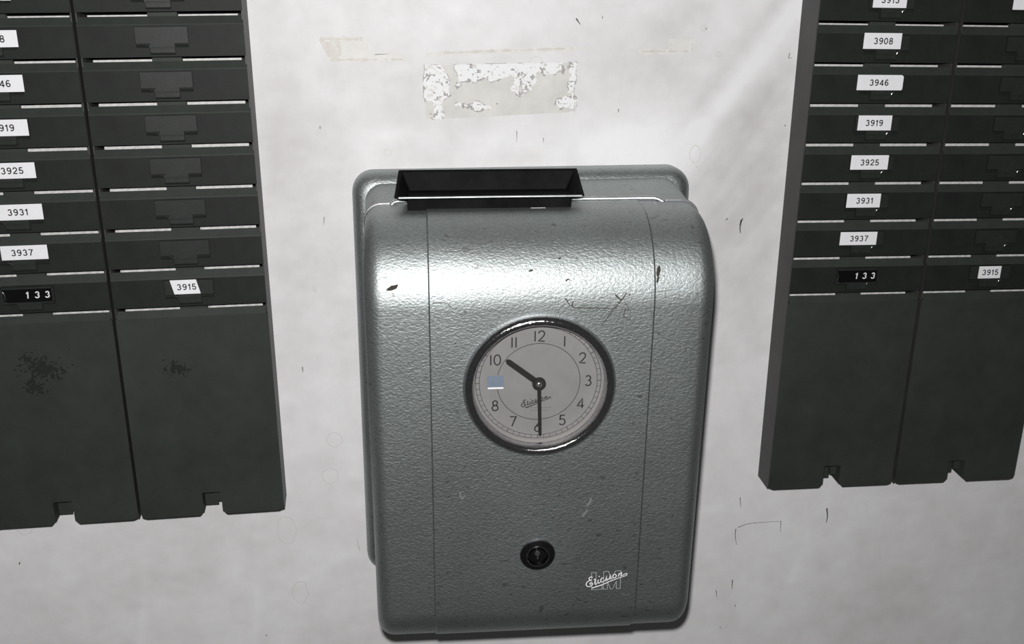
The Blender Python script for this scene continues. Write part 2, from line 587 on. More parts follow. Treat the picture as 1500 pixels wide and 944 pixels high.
# ------------------------------------------------------------ torn paper label and tape residue on the wall
root = empty('label_remnant', (0.101, 0, ZC - 0.077))
tag(root, 'torn paper label remnant with white flakes on the wall above the clock', 'label remnant')
corner = [(-60.4, 18.3), (-58.5, 19.2), (56.5, 20.8), (58.5, 19.8), (61.0, -16.6), (60.0, -17.6), (-57, -22.4), (-59.6, -21.6)]
MB().prism(corner, -0.12, 0.0).build('adhesive_film', M_glue, root)


def flake_field(X, Z, grow=0.0):
    t = (X + 60) / 120
    zt, zb = 19 + 1.8 * t, -22.3 + 5.0 * t              # top and bottom edge lines
    n = 1.25 * fbm(X, Z, 5.5, 40, 4)
    f = -1.0 + 0 * X

    def region(dist):
        return dist / 4.0 + 0.9 * n
    # left strip
    r1 = np.minimum(X + 59.5, -42.5 - X + 4.5 * np.clip((Z + 5) / 10, -1, 0.6) - np.clip(Z - 9, 0, 12) * 0.8)
    cut = np.minimum(-52.5 - X, -8 - Z) 
    r1 = np.where((cut > 0), -cut, r1)
    f = np.maximum(f, region(r1))
    # top band, hanging deeper in its left half
    low = 4 + 9.5 * np.clip((X + 34) / 55, 0, 1.0)
    r2 = np.minimum(np.minimum(Z - low, X + 35), 50 - X)
    f = np.maximum(f, region(r2))
    # hanging tongues
    for cx, ln in ((11.5, -1), (15.5, -5), (19.5, -3), (23.5, 0), (27, 6)):
        f = np.maximum(f, region(np.minimum(1.9 - np.abs(X - cx - 0.12 * (Z - 10)), Z - ln)))
    # right edge
    f = np.maximum(f, region(np.minimum(X - 55.5, 60.5 - X)))
    f = np.maximum(f, region(4.2 - np.hypot((X - 53) * 0.42, Z + 9.5) + 0 * X))
    # lower slot-shaped patch
    f = np.maximum(f, region(2.4 - np.hypot((X + 24) * 0.2, (Z + 12.2)) ) )
    inside = np.minimum(np.minimum(X + 60, 61 - X), np.minimum(zt - Z, Z - zb)) / 2.0 + 0.25
    return np.minimum(f, inside) + grow


fv, ff = field_mesh(-62, 62, -24, 22.5, 0.5, lambda x, z: np.minimum(flake_field(x, z, 0.22), 1.1 * fbm(x, z, 4.5, 52, 3) + 0.02))
o = mesh_obj('flake_edge_shade', [(a, -0.16, b) for a, b in fv], ff, M_flakeedge, root)  # dark speckled rim under the flakes, their edge shadow put into the colour
o['kind'] = 'stuff'
fv, ff = field_mesh(-62, 62, -24, 22.5, 0.4, lambda x, z: np.minimum(flake_field(x, z, 0.0), 0.32 + 1.2 * fbm(x, z, 1.9, 77, 3)))
o = mesh_obj('paper_flakes', [(a, -0.26, b) for a, b in fv], ff, M_flake, root)
o['kind'] = 'stuff'


def residue(name, label, cx, cz, box, fn, mat_, mat2, fn2):
    r_ = empty(name, (cx * MM, 0, ZC + cz * MM))
    tag(r_, label, 'tape residue', 'old tape residue on the wall')
    v, f = field_mesh(*box, 0.8, fn)
    mesh_obj('residue_film', [(a, -0.08, b) for a, b in v], f, mat_, r_)
    v, f = field_mesh(*box, 0.8, fn2)
    if f:
        mesh_obj('residue_edge', [(a, -0.14, b) for a, b in v], f, mat2, r_)
    return r_


def f_left(X, Z):                                       # torn flag with a tail to the right, origin at (-5, -46)
    n = fbm(X, Z, 9, 61, 3)
    flag = np.minimum(np.minimum(10.5 - Z, Z + 8.5), np.minimum(X + 35 + 0.55 * (Z - 10), 3.5 - X))
    tail = np.minimum(np.minimum(-2.2 - Z, Z + 8.2), np.minimum(X + 28, 33 - X))
    return np.maximum(flag, tail) / 3 + 0.55 * n


def f_left2(X, Z):
    n = fbm(X, Z, 5, 66, 3)
    a = np.minimum(np.minimum(10.2 - Z, Z - 6.4), np.minimum(X + 34, 0 - X))
    b = np.minimum(np.minimum(-5.6 - Z, Z + 8.4), np.minimum(X + 26, 31 - X))
    c_ = np.minimum(np.minimum(8 - Z, Z + 5), np.minimum(X + 30 + 0.55 * Z, -16 - X))
    return np.maximum(np.maximum(a, b), c_) / 2.2 + 0.75 * n - 0.25


def f_mid(X, Z):                                        # long thin line, origin at (108, -47)
    n = fbm(X, Z, 10, 71, 3)
    w = np.abs(Z - 0.032 * X)
    return np.minimum(2.1 - w, 66 - np.abs(X)) / 2 + 0.8 * n - 0.25


def f_mid2(X, Z):
    n = fbm(X, Z, 6, 75, 3)
    return np.minimum(1.3 - np.abs(Z - 0.5 - 0.032 * X), 52 - np.abs(X)) / 2 + 0.7 * n - 0.25


def f_right(X, Z):                                      # square corner piece, origin at (236, -45)
    n = fbm(X, Z, 8, 81, 3)
    a = np.minimum(np.minimum(8 - Z, Z + 5), np.minimum(X + 0, 22 - X))
    b = np.minimum(np.minimum(-0.5 - Z, Z + 5), np.minimum(X + 25, 22 - X))
    return np.maximum(a, b) / 3 + 0.6 * n - 0.12


def f_right2(X, Z):
    n = fbm(X, Z, 5, 85, 3)
    a = 0.9 - np.abs(np.maximum(np.abs(X - 11) - 9, np.abs(Z - 2) - 5.5))
    b = np.minimum(1.4 - np.abs(Z + 2.6), 20 - np.abs(X + 2))
    return np.maximum(a, b) / 2 + 0.8 * n - 0.45


residue('tape_residue', 'torn tan tape residue patch nearest the left-hand card racks', -5, -46, (-42, 38, -14, 16), f_left, M_tape, M_tapeedge, f_left2)
residue('tape_residue', 'long thin tan tape line just above the torn paper label', 108, -47, (-72, 72, -8, 8), f_mid, M_tape, M_tapeedge, f_mid2)
residue('tape_residue', 'short tape residue with square outline nearest the right-hand card racks', 236, -45, (-30, 28, -10, 14), f_right, M_tape, M_tapeedge, f_right2)

# ------------------------------------------------------------ the time clock
TILT, CYAW = math.radians(4.3), math.radians(-2.5)
clock = empty('time_clock', (0.1185, 0, ZC - 0.143))
tag(clock, 'silver-green hammertone metal time clock with round dial and black card slot', 'time clock')
CR = (TILT, 0, CYAW)
F, SE, HW, SEAM = 165.0, 91.5, 122.5, 78.0
RT, RB, ZB, RS = 56.0, 38.0, -342.0, 12.5


def rrect(x0, x1, z0, z1, r, seg=8):
    pts = []
    for cx, cz, a0 in ((x1 - r, z1 - r, 0), (x0 + r, z1 - r, 90), (x0 + r, z0 + r, 180), (x1 - r, z0 + r, 270)):
        for s in range(seg + 1):
            a = math.radians(a0 + 90 * s / seg)
            pts.append((cx + r * math.cos(a), cz + r * math.sin(a)))
    return pts


# wall plate with a bullnose edge
rings = [[(x, 0, z) for x, z in rrect(-136.5, 136.5, -346, 5, 17)]]
for k in range(9):
    t = math.pi / 2 * k / 8
    e = 12 - 12 * math.cos(t)
    rings.append([(x, -(12 + 12 * math.sin(t)), z) for x, z in rrect(-136.5 + e, 136.5 - e, -346 + e, 5 - e, 17 - e * 0.8)])
MB().loft(rings).build('wall_plate', M_paint, clock, smooth=40)
# housing between the wall plate and the front cover
rings = [[(x, -6, z) for x, z in rrect(-126, 126, -326, -0.6, 14)], [(x, -86, z) for x, z in rrect(-123.6, 123.6, -327, -0.6, 14)],
         [(x, -90, z) for x, z in rrect(-122.6, 122.6, -327, -1.4, 14)]]
MB().loft(rings).build('housing', M_paint, clock, rot=CR, smooth=40)


def cover_profile(e):
    pts = [(-SE, -e)]
    for k in range(25):
        a = math.radians(90 - 90 * k / 24)
        pts.append((-(F - RT + (RT - e) * math.cos(a)), -RT + (RT - e) * math.sin(a)))
    for k in range(1, 12):
        z = -RT + (ZB + RB + RT) * k / 12
        pts.append((-(F - e), z))
    for k in range(15):
        a = math.radians(-90 * k / 14)
        pts.append((-(F - RB + (RB - e) * math.cos(a)), ZB + RB + (RB - e) * math.sin(a)))
    pts.append((-SE, ZB + e))
    return pts


def cover_section(x, e):
    return [(x, y, z) for y, z in cover_profile(e)]


for sgn in (-1, 1):
    g_ = -0.05 if sgn < 0 else 0.22
    st = [(SEAM + g_, 1.2), (SEAM + g_ + 0.1, 0.3), (SEAM + g_ + 0.4, 0), (90, 0), (100, 0), (HW - RS, 0)]
    for k in range(1, 10):
        t = math.pi / 2 * k / 9
        st.append((HW - RS + RS * math.sin(t), RS - RS * math.cos(t)))
    MB().loft([cover_section(sgn * x, e) for x, e in st]).build('side_cover', M_paint, clock, rot=CR, smooth=35)
st = [(-SEAM, 0.6), (-SEAM + 0.1, -0.5), (-SEAM + 0.7, -1.1), (-40, -1.1), (0, -1.1), (40, -1.1), (SEAM - 0.7, -1.1), (SEAM - 0.1, -0.5), (SEAM, 0.6)]
panel = MB().loft([cover_section(x, e) for x, e in st]).build('front_panel', M_paint, clock, rot=CR, smooth=35)
FP = -(F + 1.1)                                          # front face of the centre panel

# bright seam lips and the guide rail across the top
for sgn in (-1, 1):
    x0 = -104.5 if sgn < 0 else 98.0
    pts = [(x0, -91, 0.6)]
    for k in range(9):
        a = math.radians(90 - 90 * k / 8)
        pts.append((sgn * (124 - 14 + 14 * math.cos(a)), -91, -13.4 + 14 * math.sin(a)))
    pts += [(sgn * 124, -91, -30), (sgn * 124, -91, -60), (sgn * 124, -91, -320)]
    MB().tube(pts, 0.95, 8).build('seam_lip', M_steel, clock, rot=CR, smooth=60)
pts = [(-103.5, -91, -0.6), (-101.5, -90, 1.2), (-98, -89, 1.9), (0, -89, 1.9), (90, -89, 1.9), (93.5, -90, 1.2), (97, -92, -0.5)]
MB().tube(pts, 1.7, 12).build('guide_rail', M_steel, clock, rot=CR, smooth=60)

# card funnel
fb = MB()
rim = [(-95.6, -78, 21.2), (31.8, -78, 21.2), (33.6, -109, 10.6), (-99.4, -109, 10.6)]
thr = [(-88, -86, 2), (22, -86, 2), (22, -102, 2), (-88, -102, 2)]
orim = [(-98.0, -75.6, 22.0), (34.2, -75.6, 22.0), (35.6, -110.4, 9.4), (-101.4, -110.4, 9.4)]
othr = [(-91, -83.5, 0), (25, -83.5, 0), (25, -107, 6.5), (-91, -107, 6.5)]
fb.add(rim + thr + orim + othr, [(0, 1, 5, 4), (1, 2, 6, 5), (2, 3, 7, 6), (3, 0, 4, 7), (4, 5, 6, 7),
                                 (8, 9, 13, 12), (9, 10, 14, 13), (10, 11, 15, 14), (11, 8, 12, 15), (12, 13, 14, 15),
                                 (0, 1, 9, 8), (1, 2, 10, 9), (2, 3, 11, 10), (3, 0, 8, 11)])
fun = fb.build('card_funnel', M_black, clock, rot=CR)
bv = fun.modifiers.new('soft_edges', 'BEVEL')
bv.width = 0.0018
bv.segments = 2
MB().box(-91.5, 25.8, -108.6, -84, -2.5, 8.4, b=0.6).build('throat', M_black, fun)
MB().tube([(-97.5, -110.6, 9.9), (-30, -110.6, 10.0), (33, -110.6, 9.9)], 0.75, 8).build('front_lip', M_steel, fun, smooth=60)
MB().box(-3.5, 7, -109.6, -108.4, 0.4, 1.3).build('latch_tongue', M_steel, fun)

# paint wear on the cover: chips, scratches, smears
def on_cover(zarc):
    """depth of the centre panel's surface at height z"""
    if zarc > -RT:
        q = zarc + RT
        return -(F - RT + math.sqrt(max(0, (RT + 1.1) ** 2 - q * q)))
    return FP


def scratch(pts, w, m, name='scratch', y=None):
    b = MB()
    pts = smooth_path(pts, 4) if len(pts) > 2 else [pts[0], ((pts[0][0] + pts[1][0]) / 2, (pts[0][1] + pts[1][1]) / 2), pts[1]]
    b.ribbon(pts, w * (1.35 if name == 'scratch' else 1.0), 0, w1=w * 0.8)
    b.v = [(x, on_cover(z) - 0.10, z) for x, _, z in b.v]
    return b.build(name, m, clock, rot=CR)


scratch([(15.4, -47.6), (17.0, -50.0), (18.6, -52.6)], 0.6, M_scratch)
scratch([(20.9, -49.6), (20.8, -54.0), (30, -54.6), (48.0, -55.8)], 0.55, M_scratch)
scratch([(50.0, -45.8), (54.4, -49.7)], 0.8, M_scratch)
scratch([(58.0, -44.6), (54.4, -49.7), (48.5, -57.0), (41.3, -67.9)], 0.6, M_scratch)
scratch([(56.5, -51.0), (59.0, -54.4), (59.8, -57.8)], 0.35, M_scratch)
scratch([(57.6, -55.4), (56.6, -61.6), (62.2, -64.6)], 0.45, M_scratch)
scratch([(-75.5, -49.0), (-66.0, -49.4), (-62.0, -53.5)], 0.4, M_scratch)
scratch([(15.8, -35.8), (17.4, -34.9), (19.0, -35.8)], 0.7, M_scratch)
scratch([(-58.2, -197.0), (-57.0, -203.0), (-54.6, -200.0)], 1.2, M_smear, 'smear')
scratch([(36.4, -213.0), (38.4, -209.5), (39.2, -206.0)], 1.6, M_smear, 'smear')
scratch([(33.0, -222.0), (35.4, -218.5), (37.0, -216.0)], 1.5, M_smear, 'smear')
scratch([(66.5, -293.0), (69.5, -294.2), (72.5, -293.6)], 0.5, M_smear, 'smear')

for cx, cz, rx, rz, an in ((-102.5, -38.5, 4.2, 1.5, 0.35), (80.6, -31.0, 1.3, 3.4, -0.2), (79.8, -36.5, 0.8, 2.2, -0.3), (-8, -29, 1.6, 0.6, 0.3), (12, -22, 1.2, 0.5, 0), (60, -46, 0.9, 0.5, 0)):
    pts = []
    for k in range(12):
        a = 2 * math.pi * k / 12
        q = 1 + random.uniform(-0.25, 0.25)
        x_, z_ = rx * q * math.cos(a), rz * q * math.sin(a)
        pts.append((cx + x_ * math.cos(an) - z_ * math.sin(an), cz + x_ * math.sin(an) + z_ * math.cos(an)))
    MB().add([(x_, on_cover(z_) - (0.10 if abs(x_) < 78 else -0.95), z_) for x_, z_ in pts], [tuple(range(12))]).build('paint_chip', M_scratch, clock, rot=CR)

# dial, bezel, glass
DZ, DX = -113.3, -1.1
dial_y = FP + 7.2
bez = [(46.4, FP + 3.0), (46.6, FP - 1.5), (47.2, FP - 3.6), (48.4, FP - 5.0), (50.0, FP - 5.6), (51.8, FP - 5.1), (53.2, FP - 3.8), (54.2, FP - 1.9), (54.6, FP + 0.3), (54.6, FP + 2)]
MB().lathe(bez, DX, DZ, 96, closed=True).build('bezel', M_chrome, clock, rot=CR, smooth=50)
# the opening behind the bezel is drilled through the panel by a boolean so that the dial really sits inside
cut = MB().lathe([(0.0, FP - 20), (47.2, FP - 20), (47.2, FP + 11), (0.0, FP + 11)], DX, DZ, 96).build('cut', M_paint)
cut.rotation_euler = CR
cut.location = clock.location
bpy.context.view_layer.update()
bo = panel.modifiers.new('dial_opening', 'BOOLEAN')
bo.object = cut
bo.operation = 'DIFFERENCE'
bo.solver = 'EXACT'
bpy.context.view_layer.update()
dg = bpy.context.evaluated_depsgraph_get()
nm = bpy.data.meshes.new_from_object(panel.evaluated_get(dg))
panel.modifiers.clear()
panel.data = nm
bpy.data.objects.remove(cut)
dial = MB().lathe([(0, dial_y), (20, dial_y), (46.9, dial_y), (46.9, dial_y + 1), (0, dial_y + 1)], DX, DZ, 96).build('dial', M_dial, clock, rot=CR)
MB().lathe([(46.9, dial_y), (46.5, FP - 1.0)], DX, DZ, 96).build('inner_ring', M_rehaut, dial, smooth=60)
gp = [(0.01, FP - 3.2), (12, FP - 3.1), (24, FP - 2.7), (36, FP - 2.1), (46.8, FP - 1.2)]
MB().lathe(gp, DX, DZ, 72).build('clock_glass', M_glass, clock, rot=CR, smooth=80)
py = dial_y - 0.06


def circ(r, n=120, a0=0, a1=2 * math.pi):
    return [(DX + r * math.cos(a0 + (a1 - a0) * k / n), DZ + r * math.sin(a0 + (a1 - a0) * k / n)) for k in range(n)]


tr = MB().ribbon(circ(42.3), 0.36, py, closed=True).ribbon(circ(45.0), 0.36, py, closed=True)
for k in range(60):
    a = 2 * math.pi * k / 60
    tr.ribbon([(DX + 42.3 * math.cos(a), DZ + 42.3 * math.sin(a)), (DX + 45 * math.cos(a), DZ + 45 * math.sin(a))], 0.5 if k % 5 == 0 else 0.32, py)
tr.build('minute_track', M_dialink, dial)
# inner circle, broken by the blue-grey rectangle at nine
MB().ribbon(circ(29.8, 120, math.radians(-171), math.radians(171)), 0.42, py).build('inner_circle', M_dialink, dial)


def arc(cx, cz, rx, rz, a0, a1, n=14):
    return [(cx + rx * math.cos(math.radians(a0 + (a1 - a0) * k / n)), cz + rz * math.sin(math.radians(a0 + (a1 - a0) * k / n))) for k in range(n + 1)]


# thin geometric numerals in a box 0..w, 0..1
DIG = {'0': (0.62, [arc(0.31, 0.5, 0.29, 0.5, 0, 360, 26)]),
       '1': (0.16, [[(0.08, 0), (0.08, 0.5), (0.08, 1)]]),
       '2': (0.60, [arc(0.30, 0.72, 0.27, 0.28, 170, -35, 14) + [(0.3, 0.27), (0.03, 0.0), (0.3, 0.0), (0.60, 0.0)]]),
       '3': (0.56, [arc(0.26, 0.76, 0.22, 0.24, 150, -80, 14), arc(0.26, 0.27, 0.27, 0.27, 85, -150, 16)]),
       '4': (0.62, [[(0.44, 0), (0.44, 0.5), (0.44, 1), (0.2, 0.6), (0.0, 0.24), (0.3, 0.24), (0.62, 0.24)]]),
       '5': (0.58, [[(0.52, 1), (0.3, 1), (0.12, 1), (0.09, 0.75), (0.06, 0.54)] + arc(0.27, 0.32, 0.28, 0.31, 125, -150, 18)]),
       '6': (0.58, [arc(0.29, 0.30, 0.27, 0.30, 0, 360, 22), [(0.46, 1), (0.2, 0.62), (0.06, 0.42)]]),
       '7': (0.58, [[(0.0, 1), (0.3, 1), (0.56, 1), (0.38, 0.55), (0.18, 0)]]),
       '8': (0.56, [arc(0.28, 0.76, 0.21, 0.24, 0, 360, 20), arc(0.28, 0.26, 0.27, 0.27, 0, 360, 22)])}


def numeral(s, cx, cz, h, w):
    b = MB()
    tot = sum(DIG[c][0] for c in s) * h + 0.20 * h * (len(s) - 1)
    x = cx - tot / 2
    for c in s:
        dw, strokes = DIG[c]
        for st_ in strokes:
            b.ribbon([(x + p[0] * h, cz - h / 2 + p[1] * h) for p in st_], w, py - 0.02)
        x += dw * h + 0.20 * h
    return b.build('numeral', M_dialink, dial)


for k in (12, 1, 2, 3, 4, 5, 6, 7, 8, 10, 11):
    a = math.radians(90 - 30 * k)
    r_ = 35.8 if k != 12 else 35.4
    numeral(str(k), DX + r_ * math.cos(a), DZ + r_ * math.sin(a), 7.8, 0.95)
# blue-grey rectangle with a white bar in the place of the nine
rect = MB().box(-37.8, -26.0, py - 0.15, py + 0.2, DZ + 0.0, DZ + 5.6).box(-37.8, -26.0, py - 0.10, py + 0.2, DZ - 3.8, DZ)
rect.build('blue_rectangle', M_blue, dial)
MB().box(-37.4, -26.2, py - 0.35, py, DZ - 4.6, DZ - 3.3, b=0.15).build('white_bar', M_white, dial)

# script emblem traced as pen strokes in emblem units
EMB = [([(330, 378), (290, 362), (243, 385), (238, 432), (290, 452), (225, 474), (168, 522), (155, 580), (190, 622), (250, 628), (305, 600), (330, 555), (300, 525), (258, 540), (275, 580)], 24),
       ([(368, 440), (392, 424), (404, 440), (398, 490), (390, 540), (412, 566), (452, 535)], 24),
       ([(492, 440), (474, 508), (496, 534), (545, 505)], 24), ([(498, 346), (522, 356)], 28),
       ([(640, 402), (592, 392), (556, 440), (562, 490), (600, 502), (655, 470)], 24),
       ([(655, 470), (700, 410), (712, 335), (712, 390), (734, 440), (705, 466), (672, 455)], 22),
       ([(745, 450), (800, 380), (815, 300), (822, 350), (846, 396), (815, 420), (785, 408)], 22),
       ([(930, 292), (895, 312), (884, 360), (915, 390), (960, 375), (980, 325), (955, 292), (925, 292)], 24),
       ([(1058, 262), (1048, 310), (1038, 352)], 26), ([(1045, 320), (1090, 262), (1130, 248), (1118, 290), (1105, 328), (1150, 318), (1215, 280), (1258, 268), (1276, 296), (1244, 326)], 20)]
UNDER = [(1244, 326), (1050, 392), (800, 485), (560, 590), (312, 668)]
LMO = [[(305, 238), (425, 240), (424, 440), (424, 618), (590, 600), (592, 702), (450, 708), (308, 718), (306, 480)],
       [(636, 214), (766, 210), (815, 340), (862, 450), (905, 320), (952, 202), (1106, 194), (1098, 440), (1088, 686), (984, 688), (988, 470), (930, 590), (890, 692), (820, 692), (770, 560), (742, 500), (738, 702), (624, 704), (630, 460)]]


def logo(b, fn, k, m_solid=0, y=0.0, outline=True):
    if outline:
        for poly in LMO:
            pts = []
            for i in range(len(poly)):
                p, q = poly[i], poly[(i + 1) % len(poly)]
                pts += [p, ((2 * p[0] + q[0]) / 3, (2 * p[1] + q[1]) / 3), ((p[0] + 2 * q[0]) / 3, (p[1] + 2 * q[1]) / 3)]
            b.ribbon([fn(*p) for p in pts], 12 * k, y, closed=True, mi=1)
    for pts, w in EMB:
        b.ribbon([fn(*p) for p in smooth_path(pts, 5)], w * k, y - 0.03, mi=m_solid)
    b.ribbon([fn(*p) for p in smooth_path(UNDER, 4)], 16 * k, y - 0.03, mi=m_solid, w1=30 * k)


def logo_xy(X, Y):
    px_, py_ = X / 18.75 - 8, Y / 18.75 - 25             # relative to the emblem's left end
    return (38.0 + 0.5318 * px_ + 0.0217 * py_, -279.5 - 0.0256 * px_ - 0.6265 * py_)


b = MB()
logo(b, logo_xy, 0.0296, 0, FP - 0.08)
M_outline = mat('silver_outline', (0.46, 0.47, 0.47, 1), 0.5)
o = b.build('maker_emblem', [M_white, M_outline], clock, rot=CR)
o['label'] = 'white script Ericsson over outlined letters LM'
b = MB()
logo(b, lambda X, Y: (-13.2 + (X - 155) * 0.0188, DZ - 17.5 + (430 - Y) * 0.0205 + 2.2), 0.026, 0, py, False)
b.box(-9.6, 9.0, py - 0.02, py + 0.05, DZ - 20.6, DZ - 20.2, 1).box(-7, 7, py - 0.02, py + 0.05, DZ - 22.6, DZ - 22.2, 1)
b.build('dial_script', [M_dialink, M_softink], dial)

# hands
hy = dial_y - 3.0
ang = math.atan2(18.8, -23.6)
d_ = Vector((math.cos(ang), math.sin(ang)))
n_ = Vector((-d_.y, d_.x))


def hand(name, d, n, l, w0, w1, back, y, th):
    P = [d * -back + n * w0 / 2, d * (l - w1 * 0.5) + n * w1 / 2, d * l + n * w1 * 0.2, d * l - n * w1 * 0.2, d * (l - w1 * 0.5) - n * w1 / 2, d * -back - n * w0 / 2]
    return MB().prism([(DX + p.x, DZ + p.y) for p in P], y, y + th).build(name, M_hand, dial)


hand('hour_hand', d_, n_, 30.0, 4.2, 4.0, 0, hy, 0.6)
dm = Vector((0.035, -1)).normalized()
hand('minute_hand', dm, Vector((-dm.y, dm.x)), 41.5, 2.9, 2.3, 0, hy - 0.9, 0.6)
MB().lathe([(0.01, hy - 1.6), (4.4, hy - 1.5), (4.9, hy - 0.8), (4.9, hy + 0.4)], DX, DZ, 32).build('hand_boss', M_hand, dial, smooth=40)
MB().lathe([(0.01, hy - 2.9), (1.2, hy - 2.7), (2.1, hy - 2.1), (2.5, hy - 1.3)], DX, DZ, 24).build('hub_cap', M_chrome, dial, smooth=60)

# keylock
LZ = -253.5
lk = MB().lathe([(13.2, FP + 0.2), (13.4, FP - 0.8), (12.9, FP - 1.8), (11.5, FP - 2.5), (9.4, FP - 2.9), (8.6, FP - 3.4), (8.2, FP - 3.3), (7.9, FP - 2.0), (7.7, FP - 0.6), (0.01, FP - 0.5)],
                0, LZ, 56).build('key_lock', M_darkchrome, clock, rot=CR, smooth=35)
MB().lathe([(8.7, FP - 3.3), (8.35, FP - 3.75), (8.0, FP - 3.3)], 0, LZ, 56).build('lock_rim', M_chrome, lk, smooth=60)
MB().lathe([(6.0, FP - 0.5), (5.6, FP - 1.5), (0.01, FP - 1.7)], 0, LZ + 0.3, 36).build('lock_barrel', M_darkchrome, lk, smooth=35)
kh = MB()
kh.lathe([(0.01, FP - 1.95), (2.0, FP - 1.9), (2.4, FP - 1.4)], -0.2, LZ + 1.8, 24)
kh.box(-0.6, 0.5, FP - 1.95, FP - 1.3, LZ - 3.2, LZ + 1.0)
kh.build('keyhole_plate', M_glint, lk)
MB().box(-0.9, 0.6, FP - 2.05, FP - 1.8, LZ + 1.3, LZ + 2.2).build('keyhole', M_window, lk)

# ------------------------------------------------------------ card racks
PITCH_MM, COLW, FY = 31.554, 58.5, -27.0
LEAN = 0.0221
ROW0 = 402.0                                            # z of the first full row's slot above a column's base
TOPZ = ROW0 + 2.4 * PITCH_MM


def row_z(i):
    return ROW0 - i * PITCH_MM


shared = {}


def share(key, maker):
    """mesh data built once, shared by every copy"""
    if key not in shared:
        o = maker()
        shared[key] = o.data
        bpy.data.objects.remove(o)
    return shared[key]


def part(name, key, maker, parent, loc=(0, 0, 0)):
    return place(name, share(key, maker), parent, loc)


def mk_channel():
    Z = TOPZ
    return MB().xprism([(FY + 1.6, 2.0), (FY + 2.4, 0.0), (-0.3, 0.0), (LEAN * Z - 0.3, Z), (FY + 1.6, Z)], -0.5, 0.5).build('t', M_rackside)


def mk_plate():
    h = PITCH_MM
    pr = [(FY + 3.4, -0.9), (FY + 0.2, -6.2), (FY, -6.9), (FY, -h + 2.5), (FY + 1.3, -h + 2.3), (FY + 1.5, -7.2), (FY + 4.6, -1.6)]
    b = MB().xprism(pr, -COLW + 0.5, COLW - 0.5)
    b.m = [0] * len(b.m)
    for k in (3, 4):
        b.m[k + 1] = 1
    b.m[2 + 2] = 1
    b.m[2 + 0] = b.m[2 + 1] = 0  # tilted top band paler than the face, its catch of light put into colour
    return b.build('t', [M_rack, M_pocket])


def mk_strip():
    return MB().box(-21.2, 21.2, FY + 14.5, FY + 16.0, -9.0, -0.3).build('t', M_strip)


def mk_tongue():
    return MB().box(-10.6, 10.6, FY + 10.5, FY + 16.5, -9.0, 3.0, b=0.4).build('t', M_rack)


def mk_gap_shade():
    T = [(-18.9, -7.6), (18.9, -7.6), (18.9, -20.3), (9.1, -20.3), (9.1, -27.2), (-9.1, -27.2), (-9.1, -20.3), (-18.9, -20.3)]
    return MB().prism(T, FY - 0.12, FY + 0.1).build('t', M_rackshade)  # black sheet behind the tab paints the shade of the cut-out gap


def mk_holder():
    T = [(-18.3, -8.2), (18.3, -8.2), (18.3, -19.5), (8.5, -19.5), (8.5, -26.5), (-8.5, -26.5), (-8.5, -19.5), (-18.3, -19.5)]
    b = MB().prism(T, FY - 0.75, FY)
    for s in (-1, 1):
        x0, x1 = sorted((s * 9.0, s * 18.4))
        b.xprism([(FY - 0.25, -22.6), (FY - 1.1, -21.2), (FY - 0.25, -20.6)], x0, x1)
    b.xprism([(FY - 0.7, -27.6), (FY - 1.4, -26.6), (FY - 0.7, -26.2)], -8.8, 8.8)
    b.xprism([(FY - 0.7, -23.2), (FY - 1.0, -23.0), (FY - 1.0, -22.4), (FY - 0.7, -22.2)], -8.2, 8.2)
    return b.build('t', M_holder)


def mk_glint(s):
    return lambda: MB().tube([(s * 11.6, FY - 0.9, -20.6), (s * 9.9, FY - 1.1, -20.5), (s * 9.0, FY - 1.1, -21.2), (s * 8.7, FY - 1.0, -22.3)], 0.42, 6).build('t', M_glint, smooth=60)


def mk_blank():
    zt = row_z(7) - PITCH_MM * 0 - 0.9
    w = COLW - 0.4
    o = []
    c = 5.0
    n0, n1 = 7.6, 20.5                                  # notch half width and height
    right_half = [(w - c * 0.9, 0), (w - c * 0.2, c * 0.25), (w, c * 0.9), (w, zt - 5.5)]
    outl = [(n0 + 3.6, 0), *right_half]
    lef = [(-x, z) for x, z in reversed(outl)]
    notch = [(-n0 - 1.4, 2.2), (-n0 - 0.4, 6.0), (-n0, n1), (n0, n1), (n0 + 0.4, 6.0), (n0 + 1.4, 2.2)]
    poly = outl + lef + notch
    b = MB().prism(poly, FY, FY + 1.5)
    b.xprism([(FY + 3.4, zt), (FY + 0.2, zt - 5.3), (FY, zt - 5.6), (FY + 1.5, zt - 5.9), (FY + 4.6, zt - 0.7)], -COLW + 1.7, COLW - 1.7)
    for s in (-1, 1):
        x0, x1 = sorted((s * (n0 + 3.6), s * (w - 4.5)))
        b.box(x0, x1, FY + 0.4, FY + 16, 0.0, 1.6)
        xa, xb = sorted((s * n0, s * (n0 + 1.4)))
        b.box(xa, xb, FY + 0.4, FY + 18, 3.0, n1)
    b.box(-n0, n0, FY + 0.4, FY + 12, n1, n1 + 1.4)
    return b.build('t', M_rack)


def mk_bracket():
    return MB().box(-9.5, 3.0, FY + 12, FY + 13.5, 3.0, 40).box(2.0, 9.5, FY + 8, FY + 13.5, 8.0, 40).build('t', M_rack)


def mk_back():
    Z = TOPZ
    return MB().xprism([(-2.2, 34), (-1.2, 34), (LEAN * Z - 1.4, Z), (LEAN * Z - 2.6, Z)], -COLW + 1.6, COLW - 1.6).build('t', M_rackshade)  # near-black sheet added so the slots look dark instead of showing wall


